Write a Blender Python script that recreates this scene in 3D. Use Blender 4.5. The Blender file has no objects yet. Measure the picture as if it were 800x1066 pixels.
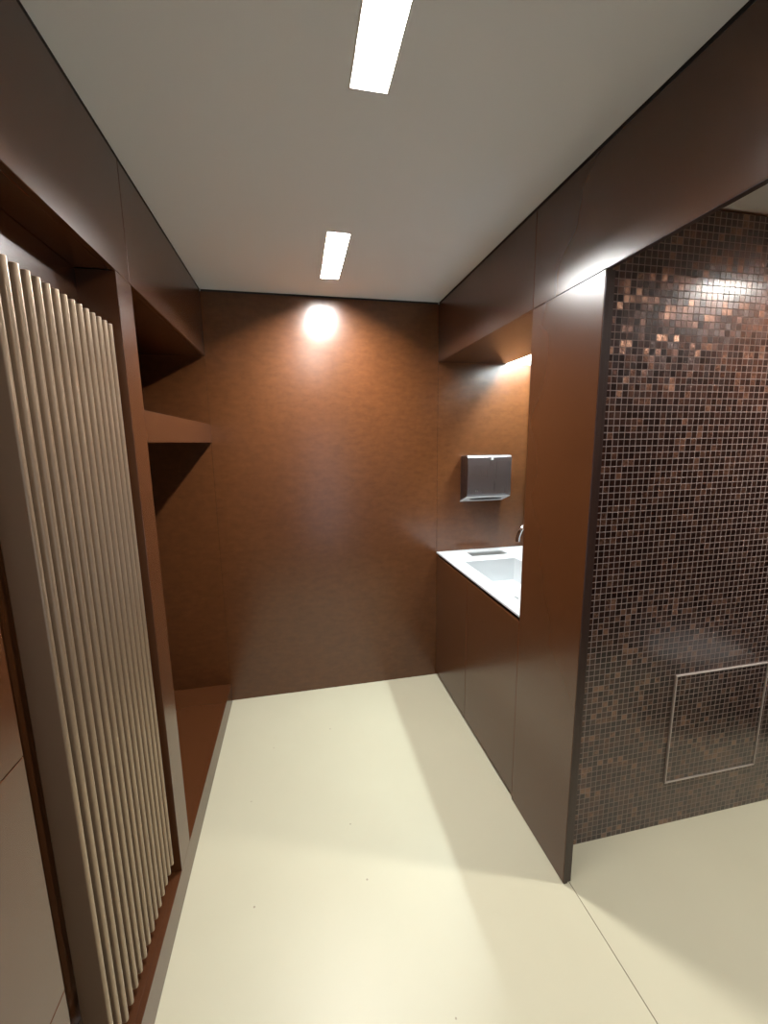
import bpy, bmesh, math, random
from mathutils import Vector, Matrix

S = bpy.context.scene
COL = S.collection
random.seed(4)

# ------------------------------------------------------------------ measures (metres, x right, y into the room)
XL, XR, YB, ZC = -0.4775, 0.911, 2.6308, 2.5          # corridor faces, end wall, ceiling
ZF = 2.1445                                           # underside of the fascia panels
PN, PF = 1.1514, 1.5403                               # near and far edge of the tall end panel
YM, ZW = 1.2804, 2.4155                               # mosaic wall, ceiling beyond the opening
ZT = 0.908                                            # countertop
BN, BF = 1.408, 1.5245                                # niche divider
ZP = 0.12                                             # plinth

# ------------------------------------------------------------------ materials
def new_mat(name):
    m = bpy.data.materials.new(name); m.use_nodes = True
    nt = m.node_tree
    return m, nt, nt.nodes['Principled BSDF']

def N(nt, t, **kw):
    n = nt.nodes.new(t)
    for k, v in kw.items():
        if k in n.inputs: n.inputs[k].default_value = v
        else: setattr(n, k, v)
    return n

def plain(name, col, rough=0.5, metal=0.0, **kw):
    m, nt, b = new_mat(name)
    b.inputs['Base Color'].default_value = (*col, 1)
    b.inputs['Roughness'].default_value = rough
    b.inputs['Metallic'].default_value = metal
    for k, v in kw.items(): b.inputs[k].default_value = v
    return m

def wood_mat(name, dark, light, rough=0.25, fine=0.3, scale=14.0):
    m, nt, b = new_mat(name)
    tc = N(nt, 'ShaderNodeTexCoord')
    mp = N(nt, 'ShaderNodeMapping'); mp.inputs['Scale'].default_value = (1, 1, 2.5)
    nt.links.new(tc.outputs['Object'], mp.inputs['Vector'])
    n1 = N(nt, 'ShaderNodeTexNoise', Scale=scale, Detail=5.0 if fine else 1.0, Roughness=0.6)
    n2 = N(nt, 'ShaderNodeTexNoise', Scale=30.0, Detail=1.0, Roughness=0.6)
    nt.links.new(mp.outputs['Vector'], n1.inputs['Vector'])
    nt.links.new(tc.outputs['Object'], n2.inputs['Vector'])
    mx = N(nt, 'ShaderNodeMath', operation='MULTIPLY_ADD')
    mx.inputs[1].default_value = fine
    nt.links.new(n2.outputs['Fac'], mx.inputs[0])
    s = N(nt, 'ShaderNodeMath', operation='MULTIPLY'); s.inputs[1].default_value = 1.0-fine
    nt.links.new(n1.outputs['Fac'], s.inputs[0]); nt.links.new(s.outputs[0], mx.inputs[2])
    cr = N(nt, 'ShaderNodeValToRGB')
    cr.color_ramp.elements[0].position = 0.36; cr.color_ramp.elements[0].color = (*dark, 1)
    cr.color_ramp.elements[1].position = 0.66; cr.color_ramp.elements[1].color = (*light, 1)
    nt.links.new(mx.outputs[0], cr.inputs['Fac'])
    nt.links.new(cr.outputs['Color'], b.inputs['Base Color'])
    b.inputs['Roughness'].default_value = rough
    b.inputs['IOR'].default_value = 1.6
    return m

def floor_mat():
    m, nt, b = new_mat('cream_resin')
    tc = N(nt, 'ShaderNodeTexCoord')
    n1 = N(nt, 'ShaderNodeTexNoise', Scale=1.6, Detail=4.0, Roughness=0.55)
    nt.links.new(tc.outputs['Object'], n1.inputs['Vector'])
    cr = N(nt, 'ShaderNodeValToRGB')
    cr.color_ramp.elements[0].position = 0.3; cr.color_ramp.elements[0].color = (0.575, 0.545, 0.395, 1)
    cr.color_ramp.elements[1].position = 0.75; cr.color_ramp.elements[1].color = (0.61, 0.582, 0.425, 1)
    nt.links.new(n1.outputs['Fac'], cr.inputs['Fac'])
    # sparse specks of dirt trodden into the resin
    v = N(nt, 'ShaderNodeTexVoronoi', Scale=7.0); v.inputs['Randomness'].default_value = 1.0
    nt.links.new(tc.outputs['Object'], v.inputs['Vector'])
    lt = N(nt, 'ShaderNodeMath', operation='LESS_THAN'); lt.inputs[1].default_value = 0.028
    nt.links.new(v.outputs['Distance'], lt.inputs[0])
    mix = N(nt, 'ShaderNodeMix', data_type='RGBA')
    nt.links.new(lt.outputs[0], mix.inputs['Factor'])
    nt.links.new(cr.outputs['Color'], mix.inputs['A'])
    mix.inputs['B'].default_value = (0.36, 0.31, 0.22, 1)
    nt.links.new(mix.outputs['Result'], b.inputs['Base Color'])
    b.inputs['Roughness'].default_value = 0.42
    return m

PITCH = 0.0236
def mosaic_mat():
    m, nt, b = new_mat('glass_mosaic')
    L = nt.links.new
    tc = N(nt, 'ShaderNodeTexCoord')
    sc = N(nt, 'ShaderNodeVectorMath', operation='SCALE'); sc.inputs['Scale'].default_value = 1 / PITCH
    L(tc.outputs['Object'], sc.inputs[0])
    # tiles run in x and z (and y where the wall turns)
    sx = N(nt, 'ShaderNodeSeparateXYZ'); L(sc.outputs[0], sx.inputs[0])
    add = N(nt, 'ShaderNodeMath', operation='ADD'); L(sx.outputs['X'], add.inputs[0]); L(sx.outputs['Y'], add.inputs[1])
    sub = N(nt, 'ShaderNodeMath', operation='SUBTRACT'); L(add.outputs[0], sub.inputs[0]); sub.inputs[1].default_value = YM / PITCH
    cb = N(nt, 'ShaderNodeCombineXYZ'); L(sub.outputs[0], cb.inputs['X']); L(sx.outputs['Z'], cb.inputs['Z'])
    fl = N(nt, 'ShaderNodeVectorMath', operation='FLOOR'); L(cb.outputs[0], fl.inputs[0])
    fr = N(nt, 'ShaderNodeVectorMath', operation='FRACTION'); L(cb.outputs[0], fr.inputs[0])
    f2 = N(nt, 'ShaderNodeSeparateXYZ'); L(fr.outputs[0], f2.inputs[0])
    def edge(sock):
        a = N(nt, 'ShaderNodeMath', operation='SUBTRACT'); L(sock, a.inputs[0]); a.inputs[1].default_value = 0.5
        c = N(nt, 'ShaderNodeMath', operation='ABSOLUTE'); L(a.outputs[0], c.inputs[0])
        return c.outputs[0]
    mxm = N(nt, 'ShaderNodeMath', operation='MAXIMUM'); L(edge(f2.outputs['X']), mxm.inputs[0]); L(edge(f2.outputs['Z']), mxm.inputs[1])
    gr = N(nt, 'ShaderNodeMapRange'); gr.inputs['From Min'].default_value = 0.425; gr.inputs['From Max'].default_value = 0.45
    L(mxm.outputs[0], gr.inputs['Value'])                                  # 1 in the grout
    wn = N(nt, 'ShaderNodeTexWhiteNoise', noise_dimensions='3D'); L(fl.outputs[0], wn.inputs['Vector'])
    # clusters of copper tiles
    cl = N(nt, 'ShaderNodeTexNoise', Scale=0.09, Detail=2.0); L(fl.outputs[0], cl.inputs['Vector'])
    am = N(nt, 'ShaderNodeMath', operation='MULTIPLY_ADD'); L(cl.outputs['Fac'], am.inputs[0]); am.inputs[1].default_value = 0.5; 
    sb = N(nt, 'ShaderNodeMath', operation='SUBTRACT'); L(wn.outputs['Value'], sb.inputs[0]); sb.inputs[1].default_value = 0.25
    L(sb.outputs[0], am.inputs[2])
    # swirls of aventurine inside each tile
    off = N(nt, 'ShaderNodeVectorMath', operation='MULTIPLY_ADD'); L(wn.outputs['Color'], off.inputs[0]); off.inputs[1].default_value = (40, 40, 40); L(cb.outputs[0], off.inputs[2])
    sw = N(nt, 'ShaderNodeTexNoise', Scale=1.7, Detail=3.0, Roughness=0.6, Distortion=1.2); L(off.outputs[0], sw.inputs['Vector'])
    am2 = N(nt, 'ShaderNodeMath', operation='MULTIPLY_ADD'); L(sw.outputs['Fac'], am2.inputs[0]); am2.inputs[1].default_value = 0.5; 
    sb2 = N(nt, 'ShaderNodeMath', operation='SUBTRACT'); L(am.outputs[0], sb2.inputs[0]); sb2.inputs[1].default_value = 0.25
    L(sb2.outputs[0], am2.inputs[2])
    cr = N(nt, 'ShaderNodeValToRGB'); e = cr.color_ramp.elements
    e[0].position = 0.0; e[0].color = (0.016, 0.007, 0.006, 1)
    e[1].position = 0.5; e[1].color = (0.034, 0.015, 0.012, 1)
    for p, c in ((0.70, (0.066, 0.030, 0.022, 1)), (0.85, (0.085, 0.042, 0.029, 1)), (1.0, (0.27, 0.15, 0.10, 1))):
        k = e.new(p); k.color = c
    L(am2.outputs[0], cr.inputs['Fac'])
    mix = N(nt, 'ShaderNodeMix', data_type='RGBA'); L(gr.outputs['Result'], mix.inputs['Factor']); L(cr.outputs['Color'], mix.inputs['A'])
    mix.inputs['B'].default_value = (0.27, 0.205, 0.185, 1)
    L(mix.outputs['Result'], b.inputs['Base Color'])
    # metallic flecks, glossy glass; matt grout
    mt = N(nt, 'ShaderNodeMapRange'); mt.inputs['From Min'].default_value = 0.55; mt.inputs['From Max'].default_value = 0.9; mt.inputs['To Min'].default_value = 0.7; mt.inputs['To Max'].default_value = 0.97
    L(am2.outputs[0], mt.inputs['Value'])
    inv = N(nt, 'ShaderNodeMath', operation='SUBTRACT'); inv.inputs[0].default_value = 1.0; L(gr.outputs['Result'], inv.inputs[1])
    mm = N(nt, 'ShaderNodeMath', operation='MULTIPLY'); L(mt.outputs['Result'], mm.inputs[0]); L(inv.outputs[0], mm.inputs[1])
    L(mm.outputs[0], b.inputs['Metallic'])
    L(inv.outputs[0], b.inputs['Coat Weight']); b.inputs['Coat Roughness'].default_value = 0.17
    rg = N(nt, 'ShaderNodeMapRange'); rg.inputs['To Min'].default_value = 0.25; rg.inputs['To Max'].default_value = 0.8
    rf = N(nt, 'ShaderNodeMath', operation='MULTIPLY_ADD'); L(mt.outputs['Result'], rf.inputs[0]); rf.inputs[1].default_value = 0.2; rf.inputs[2].default_value = 0.19
    L(rf.outputs[0], rg.inputs['To Min'])
    L(gr.outputs['Result'], rg.inputs['Value']); L(rg.outputs['Result'], b.inputs['Roughness'])
    # every tile is set at its own slight tilt
    geo = N(nt, 'ShaderNodeNewGeometry')
    t1 = N(nt, 'ShaderNodeVectorMath', operation='SUBTRACT'); L(wn.outputs['Color'], t1.inputs[0]); t1.inputs[1].default_value = (0.5, 0.5, 0.5)
    t2 = N(nt, 'ShaderNodeVectorMath', operation='SCALE'); L(t1.outputs[0], t2.inputs[0]); t2.inputs['Scale'].default_value = 0.13
    t3 = N(nt, 'ShaderNodeVectorMath', operation='ADD'); L(t2.outputs[0], t3.inputs[0]); L(geo.outputs['Normal'], t3.inputs[1])
    t4 = N(nt, 'ShaderNodeVectorMath', operation='NORMALIZE'); L(t3.outputs[0], t4.inputs[0])
    hs = N(nt, 'ShaderNodeMath', operation='MULTIPLY_ADD'); L(gr.outputs['Result'], hs.inputs[0]); hs.inputs[1].default_value = -1.0
    s3 = N(nt, 'ShaderNodeMath', operation='MULTIPLY'); L(sw.outputs['Fac'], s3.inputs[0]); s3.inputs[1].default_value = 1.6
    L(s3.outputs[0], hs.inputs[2])
    bp = N(nt, 'ShaderNodeBump', Strength=0.35, Distance=0.0015)
    L(hs.outputs[0], bp.inputs['Height']); L(t4.outputs[0], bp.inputs['Normal'])
    L(bp.outputs['Normal'], b.inputs['Normal'])
    return m

def emit_mat(name, col, strength):
    m, nt, b = new_mat(name)
    b.inputs['Base Color'].default_value = (0.8, 0.8, 0.8, 1)
    b.inputs['Emission Color'].default_value = (*col, 1)
    b.inputs['Emission Strength'].default_value = strength
    m.cycles.emission_sampling = 'FRONT'
    return m

def brushed_mat():
    m, nt, b = new_mat('brushed_steel')
    tc = N(nt, 'ShaderNodeTexCoord')
    mp = N(nt, 'ShaderNodeMapping'); mp.inputs['Scale'].default_value = (260, 260, 4)
    nt.links.new(tc.outputs['Object'], mp.inputs['Vector'])
    n1 = N(nt, 'ShaderNodeTexNoise', Scale=1.0, Detail=2.0); nt.links.new(mp.outputs['Vector'], n1.inputs['Vector'])
    rr = N(nt, 'ShaderNodeMapRange'); rr.inputs['To Min'].default_value = 0.22; rr.inputs['To Max'].default_value = 0.38
    nt.links.new(n1.outputs['Fac'], rr.inputs['Value']); nt.links.new(rr.outputs['Result'], b.inputs['Roughness'])
    b.inputs['Base Color'].default_value = (0.25, 0.23, 0.235, 1); b.inputs['Metallic'].default_value = 1.0
    return m

WOOD = wood_mat('brown_veneer', (0.072, 0.0240, 0.0078), (0.078, 0.0262, 0.0084), fine=0.0, scale=1.6)
FIGURED = wood_mat('figured_brown_veneer', (0.085, 0.0290, 0.0092), (0.108, 0.0385, 0.0120))
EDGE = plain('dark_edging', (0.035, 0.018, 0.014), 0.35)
BLACK = plain('dark_void', (0.006, 0.004, 0.004), 0.8)  # near-black painted in for shade in the gaps, also on the toe kicks
FLOOR = floor_mat()
SEAM = plain('floor_sealant', (0.16, 0.13, 0.08), 0.7)
WHITE = plain('matt_ceiling_paint', (0.90, 0.935, 0.97), 0.8)
LAMPW = plain('white_lamp_enamel', (0.82, 0.82, 0.80), 0.5)
MOSAIC = mosaic_mat()
SOLID = plain('white_solid_surface', (0.59, 0.61, 0.62), 0.28)
STEEL = brushed_mat()
LIP = plain('pale_satin_lip', (0.62, 0.62, 0.62), 0.35)
CHROME = plain('polished_chrome', (0.75, 0.75, 0.76), 0.08, 1.0)
SLOTM = plain('dull_steel', (0.45, 0.45, 0.44), 0.45, 0.7)
DARKHOLE = plain('dark_opening', (0.015, 0.014, 0.014), 0.6)
CHAMP = plain('champagne_enamel', (0.335, 0.245, 0.165), 0.34, 0.5)
CHAMP.node_tree.nodes['Principled BSDF'].inputs['Coat Weight'].default_value = 0.2
TRIMM = plain('satin_metal_trim', (0.60, 0.53, 0.49), 0.45, 0.4)
MIRROR = plain('mirror_silver', (0.88, 0.90, 0.89), 0.02, 1.0)
CERAMIC = plain('white_ceramic', (0.85, 0.85, 0.83), 0.12)
LAMP = emit_mat('opal_lamp', (1.0, 0.98, 0.95), 610.0)
LAMP_NEAR = emit_mat('opal_lamp_near', (1.0, 0.97, 0.935), 165.0)
LAMP_DIM = emit_mat('opal_lamp_dim', (1.0, 0.965, 0.91), 60.0)
LAMP_WC = emit_mat('opal_lamp_beyond', (1.0, 0.965, 0.91), 560.0)
DAYGLASS = emit_mat('frosted_daylit_glass', (0.72, 0.84, 1.0), 1.7)
LED = emit_mat('cool_led', (0.84, 0.96, 1.0), 250.0)

# ------------------------------------------------------------------ mesh helpers
def bx(bm, x0, x1, y0, y1, z0, z1):
    r = bmesh.ops.create_cube(bm, size=1.0, matrix=Matrix.Translation(((x0+x1)/2, (y0+y1)/2, (z0+z1)/2)) @ Matrix.Diagonal((x1-x0, y1-y0, z1-z0, 1)))
    return r['verts']

def box(x0, x1, y0, y1, z0, z1, bev=0.0012, seg=2):
    bm = bmesh.new(); bx(bm, x0, x1, y0, y1, z0, z1)
    if bev: bmesh.ops.bevel(bm, geom=bm.edges[:], offset=bev, segments=seg, affect='EDGES', profile=0.5)
    return bm

def holed(x0, x1, y0, y1, z0, z1, holes):
    """a slab in x and y with rectangular holes right through it"""
    bm = bmesh.new()
    xs = sorted({x0, x1, *[h[0] for h in holes], *[h[1] for h in holes]})
    ys = sorted({y0, y1, *[h[2] for h in holes], *[h[3] for h in holes]})
    V = {}
    def vert(i, j, k):
        if (i, j, k) not in V: V[i, j, k] = bm.verts.new((xs[i], ys[j], (z0, z1)[k]))
        return V[i, j, k]
    nx, ny = len(xs)-1, len(ys)-1
    def solid(i, j):
        if not (0 <= i < nx and 0 <= j < ny): return False
        cx, cy = (xs[i]+xs[i+1])/2, (ys[j]+ys[j+1])/2
        return not any(h[0] < cx < h[1] and h[2] < cy < h[3] for h in holes)
    for i in range(nx):
        for j in range(ny):
            if not solid(i, j): continue
            bm.faces.new([vert(i, j, 0), vert(i, j+1, 0), vert(i+1, j+1, 0), vert(i+1, j, 0)])
            bm.faces.new([vert(i, j, 1), vert(i+1, j, 1), vert(i+1, j+1, 1), vert(i, j+1, 1)])
            for (di, dj, a, c) in ((-1, 0, (i, j), (i, j+1)), (1, 0, (i+1, j+1), (i+1, j)), (0, -1, (i+1, j), (i, j)), (0, 1, (i, j+1), (i+1, j+1))):
                if not solid(i+di, j+dj):
                    bm.faces.new([vert(*a, 0), vert(*a, 1), vert(*c, 1), vert(*c, 0)])
    bmesh.ops.recalc_face_normals(bm, faces=bm.faces[:])
    return bm

def tray(x0, x1, y0, y1, z0, z1, t=0.01):
    """an open-topped box with walls t thick"""
    bm = bmesh.new()
    r = [bm.verts.new(p) for p in ((x0, y0, z1), (x1, y0, z1), (x1, y1, z1), (x0, y1, z1))]
    b = [bm.verts.new(p) for p in ((x0+.012, y0+.012, z0), (x1-.012, y0+.012, z0), (x1-.012, y1-.004, z0), (x0+.004, y1-.004, z0))]
    R = [bm.verts.new(p) for p in ((x0-t, y0-t, z1), (x1+t, y0-t, z1), (x1+t, y1+t, z1), (x0-t, y1+t, z1))]
    B = [bm.verts.new(p) for p in ((x0-t, y0-t, z0-t), (x1+t, y0-t, z0-t), (x1+t, y1+t, z0-t), (x0-t, y1+t, z0-t))]
    for i in range(4):
        j = (i+1) % 4
        bm.faces.new([r[i], r[j], b[j], b[i]]); bm.faces.new([r[i], R[i], R[j], r[j]]); bm.faces.new([R[i], B[i], B[j], R[j]])
    bm.faces.new(b); bm.faces.new(B[::-1])
    bmesh.ops.recalc_face_normals(bm, faces=bm.faces[:])
    return bm

def housing(x0, x1, y0, y1, z0, z1, t=0.004):
    """an open-bottomed box"""
    bm = tray(x0, x1, y0, y1, -z1, -z0, t)
    for v in bm.verts: v.co.z = -v.co.z
    bmesh.ops.recalc_face_normals(bm, faces=bm.faces[:])
    return bm

def tube(bm, pts, r, seg=16, cap=True):
    pts = [Vector(p) for p in pts]; rings = []
    rs = r if isinstance(r, (list, tuple)) else [r]*len(pts)
    prev = None
    for i, p in enumerate(pts):
        d = (pts[min(i+1, len(pts)-1)] - pts[max(i-1, 0)]).normalized()
        if prev is None:
            a = d.cross(Vector((0, 1, 0)));  a = a if a.length > .1 else d.cross(Vector((0, 0, 1)))
        else: a = prev - d*prev.dot(d)
        a.normalize(); prev = a; c = d.cross(a)
        rings.append([bm.verts.new(p + rs[i]*(math.cos(2*math.pi*k/seg)*a + math.sin(2*math.pi*k/seg)*c)) for k in range(seg)])
    for A, B in zip(rings, rings[1:]):
        for k in range(seg): bm.faces.new([A[k], A[(k+1) % seg], B[(k+1) % seg], B[k]])
    if cap: bm.faces.new(rings[0][::-1]); bm.faces.new(rings[-1])
    bmesh.ops.recalc_face_normals(bm, faces=bm.faces[:])

def obj(name, bm, mat, parent=None, smooth=False):
    me = bpy.data.meshes.new(name)
    if parent is not None and parent.location.length > 0:
        bmesh.ops.translate(bm, verts=bm.verts[:], vec=-parent.location)
    bm.to_mesh(me); bm.free()
    me.materials.append(mat)
    if smooth:
        for p in me.polygons: p.use_smooth = True
    o = bpy.data.objects.new(name, me); COL.objects.link(o)
    if parent is not None: o.parent = parent
    return o

def smooth_by_angle(o, deg=35):
    me = o.data
    for p in me.polygons: p.use_smooth = True
    bm = bmesh.new(); bm.from_mesh(me)
    for e in bm.edges:
        e.smooth = not (len(e.link_faces) == 2 and e.calc_face_angle(0) > math.radians(deg))
    bm.to_mesh(me); bm.free()
    return o

def tag(o, label, cat, group=None):
    o['label'] = label; o['category'] = cat
    if group: o['group'] = group
    return o

def thing(name, label, cat, loc=(0, 0, 0), group=None):
    o = bpy.data.objects.new(name, None); COL.objects.link(o); o.location = loc
    o.empty_display_size = 0.1
    return tag(o, label, cat, group)

def struct(name, bm, mat):
    o = obj(name, bm, mat); o['kind'] = 'structure'
    return o

# ------------------------------------------------------------------ lamps' places
LX0, LX1 = 0.165, 0.266
LAMPS = [(1.866, 2.362), (0.662, 1.158), (-0.542, -0.046)]
WX0, WX1, WY0, WY1 = 2.05, 2.45, 0.60, 0.70

# ------------------------------------------------------------------ the setting
bm = bmesh.new()
bx(bm, -0.92, 0.9375, -1.3, 2.70, -0.05, 0); bx(bm, 0.9405, 2.60, -1.3, 2.70, -0.05, 0)
struct('floor', bm, FLOOR)
struct('trim_1', box(0.9375, 0.9405, -1.3, 1.60, -0.04, -0.0012, 0), SEAM)
struct('ceiling', holed(-0.92, 1.62, -1.3, 2.70, ZC, ZC+.02, [(LX0, LX1, a, b) for a, b in LAMPS]), WHITE)
struct('ceiling_beyond_opening', holed(0.9305, 2.60, -0.05, YM+.02, ZW, ZW+.02, [(WX0, WX1, WY0, WY1)]), WHITE)

bm = bmesh.new()
for a, b in ((-0.92, -0.4829), (-0.4822, 0.9109), (0.9116, 1.62)): bx(bm, a, b, YB, YB+.05, 0, 2.489)
bx(bm, -0.92, 1.62, YB+.03, YB+.07, 0, 2.488)
bmesh.ops.bevel(bm, geom=bm.edges[:], offset=0.001, segments=1, affect='EDGES')
struct('wall_back', bm, FIGURED)
bm = box(0.9465, 2.60, YM, YM+.02, 0, ZW-.012, 0)
struct('wall_mosaic', bm, MOSAIC)
struct('wall_partition', box(0.937, 2.60, YM+.02, PF-.002, 0, 2.489), WOOD)
struct('wall_right', box(1.556, 1.62, PF-.001, YB-.001, 0, 2.489), WOOD)
struct('wall_left', box(-0.92, -0.86, 0.20, YB-.001, 0, 2.489), WOOD)
struct('wall_left_near', box(-0.92, XL, -1.3, 0.198, 0, 2.489), WOOD)
struct('wall_front', box(-0.92, 2.60, -1.36, -1.301, 0, 2.5), WOOD)
dg = struct('door_1', box(0.22, 0.66, -1.3008, -1.285, 0.10, 2.02, 0), DAYGLASS)
df = bmesh.new()
for d in ((0.14, 0.219, 0, 2.10), (0.661, 0.74, 0, 2.10), (0.2191, 0.6609, 2.021, 2.10), (0.2191, 0.6609, 0, 0.099)): bx(df, d[0], d[1], -1.3008, -1.27, d[2], d[3])
struct('trim_5', df, WOOD)
struct('wall_right_near', box(XR, 0.99, -1.3, 0.198, 0, 2.489), WOOD)
bm = bmesh.new(); bx(bm, 2.50, 2.60, -0.05, YM-.001, 0, ZW)
struct('wall_beyond_opening', bm, WOOD)
struct('wall_beyond_front', box(0.99, 2.5, -0.10, -0.05, 0, ZW), WOOD)

# black strips standing in for the shade in the gap below the ceiling
struct('gap_shade_2', box(XR+.002, XR+.016, 0.20, YB-.001, 2.4865, ZC-.0003, 0), BLACK)
struct('gap_shade_3', box(XL-.016, XL-.002, 0.20, YB-.001, 2.4865, ZC-.0003, 0), BLACK)
struct('gap_shade_4', box(XL+.001, XR-.001, YB+.002, YB+.016, 2.4893, ZC-.0003, 0), BLACK)

# ------------------------------------------------------------------ left side
def panel(name, dims, label, cat='wall panel', mat=None, group=None, bev=0.0012):
    o = obj(name, box(*dims, bev=bev), mat or WOOD); return tag(o, label, cat, group)

panel('fascia_panel', (XL-.018, XL, 0.20, 1.5155, ZF, 2.486), 'long brown veneer fascia panel above the radiator, under the ceiling')
panel('fascia_panel', (XL-.018, XL, 1.517, YB-.001, ZF, 2.486), 'brown veneer fascia panel above the shelf niche, reaching the end wall')
panel('soffit_panel', (-0.859, XL-.019, 0.7445, BN-.001, ZF, ZF+.018), 'dark shaded soffit panel over the radiator niche', 'soffit')
panel('soffit_panel', (-0.859, XL-.019, BF+.001, YB-.001, ZF, ZF+.018), 'black-shadowed soffit panel over the open shelf niche', 'soffit')
panel('niche_divider', (-0.859, XL, BN, BF, ZP+.0005, ZF-.001), 'tall narrow brown upright board between radiator and shelf niche', 'divider')
panel('niche_shelf', (-0.859, XL, BF+.0008, YB-.001, 1.6617, 1.7659), 'thick brown shelf spanning from the upright board to the end wall', 'shelf')

pl = thing('plinth', 'low brown plinth running along the floor under radiator and shelf niche', 'plinth', (XL, 1.2, 0))
obj('kick_board', box(XL-.018, XL, 0.20, YB-.001, 0.0005, ZP, .0005), WOOD, pl)
obj('platform_top', box(-0.859, XL-.0181, 0.7445, YB-.001, ZP-.018, ZP, .0004), WOOD, pl)

panel('lining_panel', (-0.598, -0.580, 0.7455, BN-.001, ZP+.001, ZF-.001), 'brown lining panel closing the niche behind the radiator')

NC = 0.743
tc = thing('tall_cabinet', 'tall brown cabinet at the left picture edge, nearer than the radiator', 'cabinet', (-0.67, 0.47, 0))
obj('body', box(-0.859, XL-.0195, 0.202, NC-.0005, 0.0005, ZF-.001), WOOD, tc)
for z0, z1 in ((ZP+.001, 0.6335), (0.6365, 1.1335), (1.1365, ZF-.001)):
    obj('door', box(XL-.018, XL, 0.202, NC, z0, z1, .0005, 1), WOOD, tc)

# radiator: fifteen flat upright fins on two manifolds
RX0, RX1, RZ0, RZ1 = -0.549, -0.489, 0.195, 1.990
rad = thing('radiator', 'tall champagne-coloured radiator of upright fins in the left wall niche', 'radiator', (-0.52, 1.13, ZP))
def fin(yc):
    bm = bmesh.new(); w = 0.0070; k = 8; ring = []
    prof = []
    for i in range(k+1):
        a = -math.pi/2 + math.pi*i/k
        prof.append((RX1 - w + w*math.cos(a), yc + w*math.sin(a)))
    for i in range(5):
        a = math.pi/2 + math.pi*i/4
        prof.append((RX0 + .003 + .003*math.cos(a), yc + (w-.0005)*math.sin(a)))
    levels = [(RZ0, .90), (RZ0+.003, 1), (RZ1-.002, 1), (RZ1, .95)]
    cx = (RX0+RX1)/2
    rings = [[bm.verts.new((cx+(x-cx)*(1-(1-s)*.2), yc+(y-yc)*s, z)) for x, y in prof] for z, s in levels]
    n = len(prof)
    for A, B in zip(rings, rings[1:]):
        for i in range(n): bm.faces.new([A[i], A[(i+1) % n], B[(i+1) % n], B[i]])
    bm.faces.new(rings[0][::-1]); bm.faces.new(rings[-1])
    bmesh.ops.recalc_face_normals(bm, faces=bm.faces[:])
    return bm
NF = 15; Y0, Y1 = 0.8935, 1.3715
for i in range(NF):
    smooth_by_angle(obj('fin', fin(Y0 + (Y1-Y0)*i/(NF-1)), CHAMP, rad))
for z in (0.30, 1.90):
    bm = bmesh.new(); tube(bm, [(-0.556, Y0-.004, z), (-0.556, Y1+.004, z)], 0.011)
    smooth_by_angle(obj('manifold', bm, CHAMP, rad))
for z in (0.36, 1.84):
    for y in (1.0, 1.27):
        obj('bracket', box(-0.579, -0.551, y-.006, y+.006, z-.02, z+.02), CHAMP, rad)

# ------------------------------------------------------------------ right side
hp = panel('header_panel', (XR, XR+.018, 0.20, PF-.0008, ZF, 2.486), 'long brown header panel over the opening to the mosaic room', 'wall panel')
he = obj('edge_strip', box(XR+.0006, XR+.0178, 0.20, PN-.003, ZF-.0016, ZF+.0002, 0), EDGE, hp); he['label'] = 'dark underside strip, shade put into its colour'  # dark strip that paints in the shade under the header
panel('header_panel', (XR, XR+.018, PF+.0008, YB-.001, ZF, 2.486), 'short brown header panel over the washbasin niche', 'wall panel')
ep = thing('end_panel', 'tall brown flush panel standing between washbasin niche and opening', 'wall panel', (XR, (PN+PF)/2, 0))
obj('panel_face', box(XR, XR+.018, PN+.002, PF-.0005, 0.002, ZF-.0012), WOOD, ep)
e1 = obj('edge_strip', box(XR+.0015, XR+.018, PN-.001, PN+.0015, 0.001, ZF-.0012, 0.0005), EDGE, ep); e1['label'] = 'dark edge strip'
bm = bmesh.new()
bx(bm, XR+.0185, XR+.0215, PN+.010, YM-.001, 0.001, ZF-.0012); bx(bm, XR+.0215, XR+.035, PN+.004, YM-.001, 0.001, ZF-.0012)
e2 = obj('jamb_profile', bm, EDGE, ep); e2['label'] = 'dark grey stepped jamb profile'
panel('soffit_panel', (XR+.019, 1.368, PF+.001, YB-.001, ZF, ZF+.018), 'brown lit soffit panel over the washbasin countertop', 'soffit')

for y0, y1, lab in ((PF+.002, 2.1025, 'brown vanity cabinet beside the tall end panel, wider door in view'),
                    (2.1055, YB-.002, 'brown vanity cabinet in the corner by the end wall, narrower door in view')):
    c = thing('vanity_cabinet', lab, 'cabinet', (1.2, (y0+y1)/2, 0), 'vanity cabinets under the countertop')
    obj('body', box(XR+.0195, 1.554, y0+.001, y1-.001, 0.07, 0.74), WOOD, c)
    obj('door', box(XR+.001, XR+.019, y0, y1, 0.022, 0.877), WOOD, c)
    obj('toe_kick', box(XR+.060, XR+.078, y0+.001, y1-.001, 0.0005, 0.0695), BLACK, c)
    obj('shade_rail', box(XR+.022, XR+.040, y0+.001, y1-.001, 0.7405, 0.8985), BLACK, c)  # black board put in as the shade of the gap under the worktop

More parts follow.
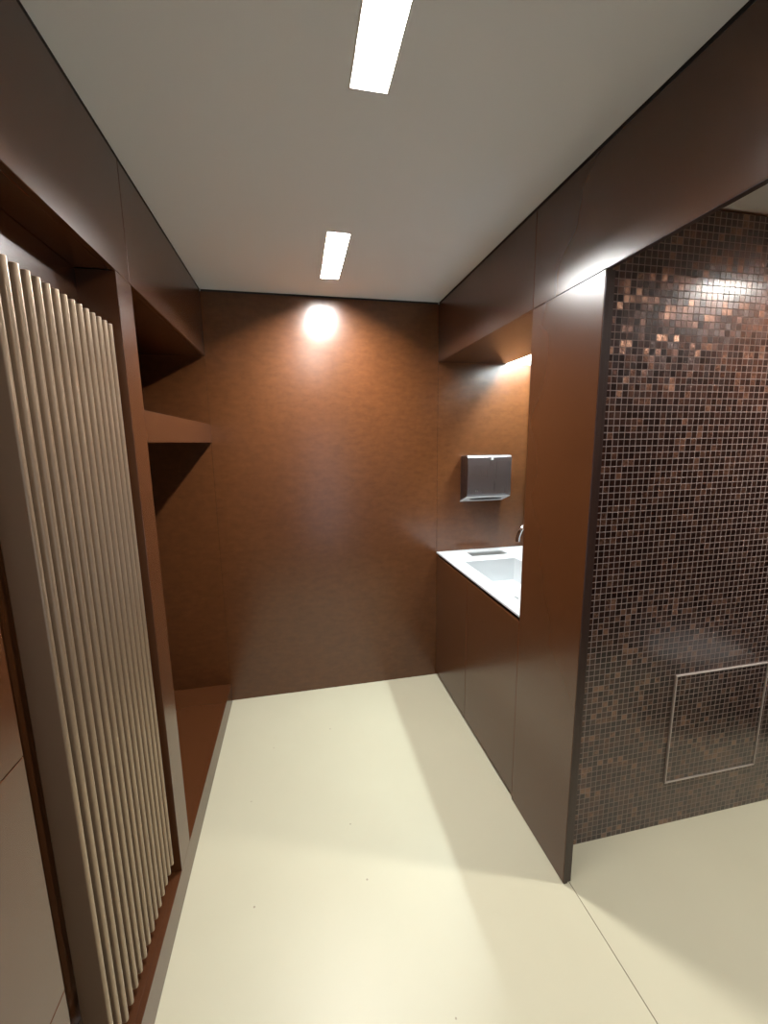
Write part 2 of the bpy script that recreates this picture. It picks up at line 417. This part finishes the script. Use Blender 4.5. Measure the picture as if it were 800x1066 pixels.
BAS = (1.00, 1.345, 1.70, 2.355); SLT = (1.098, 1.352, 2.462, 2.556)
ct = thing('countertop', 'white solid countertop with sunken washbasin on the vanity cabinets', 'countertop', (1.2, 2.08, ZT))
obj('worktop', holed(XR, 1.554, PF+.002, YB-.001, ZT-.009, ZT, [BAS, SLT]), SOLID, ct)
obj('basin', tray(*BAS, ZT-.142, ZT-.0092, .010), SOLID, ct)
dr = bmesh.new(); tube(dr, [(1.17, 2.05, ZT-.1419), (1.17, 2.05, ZT-.138)], [.032, .030], 24)
smooth_by_angle(obj('drain', dr, CHROME, ct))
w = obj('waste_slot', tray(*SLT, ZT-.07, ZT-.0092, .004), SLOTM, ct); w['label'] = 'grey metal waste slot'

# tap: a gooseneck whose spout shows past the end panel
tp = thing('tap', 'chrome gooseneck tap behind the washbasin, half hidden by the end panel', 'tap', (1.43, 2.10, ZT))
bm = bmesh.new()
cx, cz, rr = 1.317, 1.092, 0.108
pts = [(1.425, 2.10, ZT+.012), (1.425, 2.10, 1.0), (1.425, 2.10, 1.06)]
pts += [(cx+rr*math.cos(a), 2.10, cz+rr*math.sin(a)) for a in [math.pi*i/18 for i in range(19)]] + [(cx-rr, 2.10, 1.086)]
tube(bm, pts, 0.0115, 16)
smooth_by_angle(obj('spout', bm, CHROME, tp))
bm = bmesh.new(); tube(bm, [(1.425, 2.10, ZT+.0005), (1.425, 2.10, ZT+.008), (1.425, 2.10, ZT+.012)], [.027, .027, .022], 24)
smooth_by_angle(obj('base', bm, CHROME, tp))
bm = bmesh.new(); tube(bm, [(1.425, 2.113, 0.985), (1.425, 2.15, 0.99), (1.425, 2.185, 1.0)], [.009, .007, .006], 12)
smooth_by_angle(obj('lever', bm, CHROME, tp))

mr = obj('mirror', box(1.549, 1.555, PF+.006, YB-.006, ZT+.004, ZF-.006, 0.001), MIRROR)
tag(mr, 'frameless wall mirror on the right wall of the washbasin niche', 'mirror')

cl = thing('cove_light', 'cool white light cove in the washbasin niche soffit, over the mirror', 'light', (1.46, 2.08, ZF))
obj('cove', housing(1.374, 1.550, PF+.006, YB-.006, ZF, ZF+.14), LAMPW, cl)
ls = obj('led_strip', box(1.435, 1.485, 1.85, YB-.03, ZF+.118, ZF+.126, 0), LED, cl); ls['label'] = 'glowing white strip'

# paper towel dispenser on the end wall
DX0, DX1 = 1.074, 1.380
dp = thing('paper_towel_dispenser', 'brushed steel paper towel dispenser hung on the end wall above countertop', 'dispenser', (1.227, YB, 1.40))
def prof_x(bm, prof, x0, x1):
    A = [bm.verts.new((x0, y, z)) for y, z in prof]; B = [bm.verts.new((x1, y, z)) for y, z in prof]
    n = len(prof)
    for i in range(n): bm.faces.new([A[i], A[(i+1) % n], B[(i+1) % n], B[i]])
    bm.faces.new(A[::-1]); bm.faces.new(B); bmesh.ops.recalc_face_normals(bm, faces=bm.faces[:])
yb = YB - .0005
bm = bmesh.new()
prof_x(bm, [(yb, 1.252), (yb, 1.553), (2.528, 1.556), (2.519, 1.550), (2.519, 1.302), (2.524, 1.292)], DX0+.002, DX1-.002)
bmesh.ops.bevel(bm, geom=bm.edges[:], offset=.002, segments=2, affect='EDGES')
smooth_by_angle(obj('body', bm, STEEL, dp))
bm = bmesh.new()
prof_x(bm, [(2.5185, 1.300), (2.5185, 1.5505), (2.530, 1.5565), (2.560, 1.5575), (2.560, 1.5595), (2.526, 1.5585), (2.515, 1.552), (2.5115, 1.545), (2.5115, 1.306), (2.513, 1.300)], DX0, DX1)
bmesh.ops.bevel(bm, geom=bm.edges[:], offset=.0006, segments=1, affect='EDGES')
smooth_by_angle(obj('front_cover', bm, STEEL, dp), 25)
# sloping tray lip round the mouth
def slope(y): return 1.2935 - (y-2.522)*(1.2935-1.2525)/(yb-2.522)
bm = bmesh.new()
prof_x(bm, [(2.516, slope(2.516)-.001), (2.516, slope(2.516)-.0055), (yb, slope(yb)-.0055), (yb, slope(yb)-.001)], DX0, DX1)
bt = smooth_by_angle(obj('bottom_tray', bm, LIP, dp)); bt['label'] = 'bright sloping bottom lip'
bm = bmesh.new()
ring = []
for k in range(32):
    a = 2*math.pi*k/32
    y = 2.572 + .030*math.sin(a); x = 1.232 + .115*math.copysign(abs(math.cos(a))**.8, math.cos(a))
    ring.append((x, y))
T = [bm.verts.new((x, y, slope(y)-.0056)) for x, y in ring]; Bv = [bm.verts.new((x, y, slope(y)-.0066)) for x, y in ring]
for k in range(32): bm.faces.new([T[k], T[(k+1) % 32], Bv[(k+1) % 32], Bv[k]])
bm.faces.new(T); bm.faces.new(Bv[::-1]); bmesh.ops.recalc_face_normals(bm, faces=bm.faces[:])
sl = obj('towel_mouth', bm, DARKHOLE, dp); sl['label'] = 'dark oval mouth'
bm = bmesh.new(); bmesh.ops.create_uvsphere(bm, u_segments=20, v_segments=10, radius=1, matrix=Matrix.Translation((1.243, 2.511, 1.534)) @ Matrix.Diagonal((.017, .005, .008, 1)))
lk = obj('lock', bm, CHROME, dp, True); lk['label'] = 'small polished oval lock'
for x in (1.134, 1.146):
    bm = bmesh.new(); tube(bm, [(x, 2.5113, 1.327), (x, 2.5108, 1.334), (x, 2.5113, 1.341)], [.0022, .003, .0022], 8)
    obj('cover_mark', bm, CHROME, dp)  # two small bright marks low on the cover

# access panel flush in the mosaic
ap = thing('access_panel', 'square mosaic-tiled access panel with thin metal frame, low in mosaic wall', 'access panel', (1.70, YM, 0.457))
AX0, AX1, AZ0, AZ1 = 1.465, 1.938, 0.211, 0.706
obj('tile_face', box(AX0+.008, AX1-.008, YM-.0045, YM-.0008, AZ0+.008, AZ1-.008, 0), MOSAIC, ap).location = (0, 0, 0)
bm = bmesh.new()
for d in ((AX0, AX1, AZ0, AZ0+.0045), (AX0, AX1, AZ1-.0045, AZ1), (AX0, AX0+.0045, AZ0+.0045, AZ1-.0045), (AX1-.0045, AX1, AZ0+.0045, AZ1-.0045)):
    bx(bm, d[0], d[1], YM-.008, YM-.0006, d[2], d[3])
fr = obj('frame', bm, TRIMM, ap); fr['label'] = 'thin satin metal frame'
for o in list(ap.children):                                   # tiles keep the wall's grid
    o.data.transform(Matrix.Translation(ap.location)); 
ap.location = (0, 0, 0)

# toilet hung on the far side wall; the mosaic mirrors its lid
tl = thing('toilet', 'white wall-hung toilet beyond the opening, mirrored in the mosaic', 'toilet', (2.5, 0.67, 0.2))
def loft(levels, n=32):
    bm = bmesh.new(); rings = []
    for z, xf, hw in levels:                                  # front x, half width
        ring = []
        for k in range(n+1):
            a = math.pi/2 + math.pi*k/n
            ring.append(bm.verts.new((2.30 + (2.30-xf)*math.cos(a), 0.67 + hw*math.sin(a), z)))
        ring.append(bm.verts.new((2.499, 0.67-hw*.9, z))); ring.append(bm.verts.new((2.499, 0.67+hw*.9, z)))
        rings.append(ring)
    m = len(rings[0])
    for A, B in zip(rings, rings[1:]):
        for k in range(m): bm.faces.new([A[k], A[(k+1) % m], B[(k+1) % m], B[k]])
    bm.faces.new(rings[0][::-1]); bm.faces.new(rings[-1]); bmesh.ops.recalc_face_normals(bm, faces=bm.faces[:])
    return bm
smooth_by_angle(obj('bowl', loft([(.10, 2.20, .09), (.15, 2.12, .12), (.25, 2.03, .155), (.35, 1.98, .175), (.40, 1.97, .18)]), CERAMIC, tl), 50)
smooth_by_angle(obj('seat', loft([(.4005, 1.968, .182), (.418, 1.964, .185)]), CERAMIC, tl), 50)
smooth_by_angle(obj('lid', loft([(.4185, 1.966, .183), (.432, 1.968, .182), (.438, 1.985, .17)]), CERAMIC, tl), 50)

# ------------------------------------------------------------------ ceiling lamps
def lamp(x0, x1, y0, y1, z, label, glow=None):
    t = thing('ceiling_light', label, 'ceiling light', ((x0+x1)/2, (y0+y1)/2, z), 'recessed ceiling lights')
    g = .0004
    obj('housing', housing(x0+.0042+g, x1-.0042-g, y0+.0042+g, y1-.0042-g, z-.001, z+.060, .004), LAMPW, t)
    ln = (y1-y0) > (x1-x0)
    ax, ay = (.010, .045) if ln else (.045, .010)
    d = obj('diffuser', box(x0+ax+.012, x1-ax-.012, y0+ay, y1-ay, z+.030, z+.038, 0), glow or LAMP, t); d['label'] = 'glowing opal diffuser'
lamp(LX0, LX1, *LAMPS[0], ZC, 'small recessed ceiling light nearest the end wall')
lamp(LX0, LX1, *LAMPS[1], ZC, 'recessed ceiling light cut off by the top of the picture', LAMP_NEAR)
lamp(LX0, LX1, *LAMPS[2], ZC, 'recessed ceiling light behind the viewer', LAMP_DIM)
lamp(WX0, WX1, WY0, WY1, ZW, 'recessed ceiling light beyond the opening, before the mosaic wall', LAMP_WC)

# ------------------------------------------------------------------ world, camera, view
wd = bpy.data.worlds.new('World'); S.world = wd; wd.use_nodes = True
wd.node_tree.nodes['Background'].inputs['Color'].default_value = (0, 0, 0, 1)
cam = bpy.data.cameras.new('camera'); co = bpy.data.objects.new('camera', cam); COL.objects.link(co)
cam.sensor_fit = 'HORIZONTAL'; cam.sensor_width = 36.0; cam.lens = 36.0*433.54/800; cam.clip_start = 0.02
yaw, pitch, roll = 0.2051, 0.1677, -0.0128
fw = Vector((math.sin(yaw)*math.cos(pitch), math.cos(yaw)*math.cos(pitch), -math.sin(pitch)))
rt = Vector((math.cos(yaw), -math.sin(yaw), 0)); up = rt.cross(fw)
r2 = math.cos(roll)*rt + math.sin(roll)*up; u2 = -math.sin(roll)*rt + math.cos(roll)*up
co.matrix_world = Matrix((( r2.x, u2.x, -fw.x, 0), (r2.y, u2.y, -fw.y, 0), (r2.z, u2.z, -fw.z, 1.6549), (0, 0, 0, 1)))
S.camera = co
vs = S.view_settings
vs.view_transform = 'Standard'; vs.look = 'None'; vs.gamma = 1.0; vs.use_curve_mapping = False; vs.exposure = 0.12
S.cycles.use_denoising = True
S.cycles.max_bounces = 12; S.cycles.diffuse_bounces = 6; S.cycles.glossy_bounces = 5
S.cycles.caustics_reflective = False; S.cycles.caustics_refractive = False
S.cycles.sample_clamp_indirect = 6.0
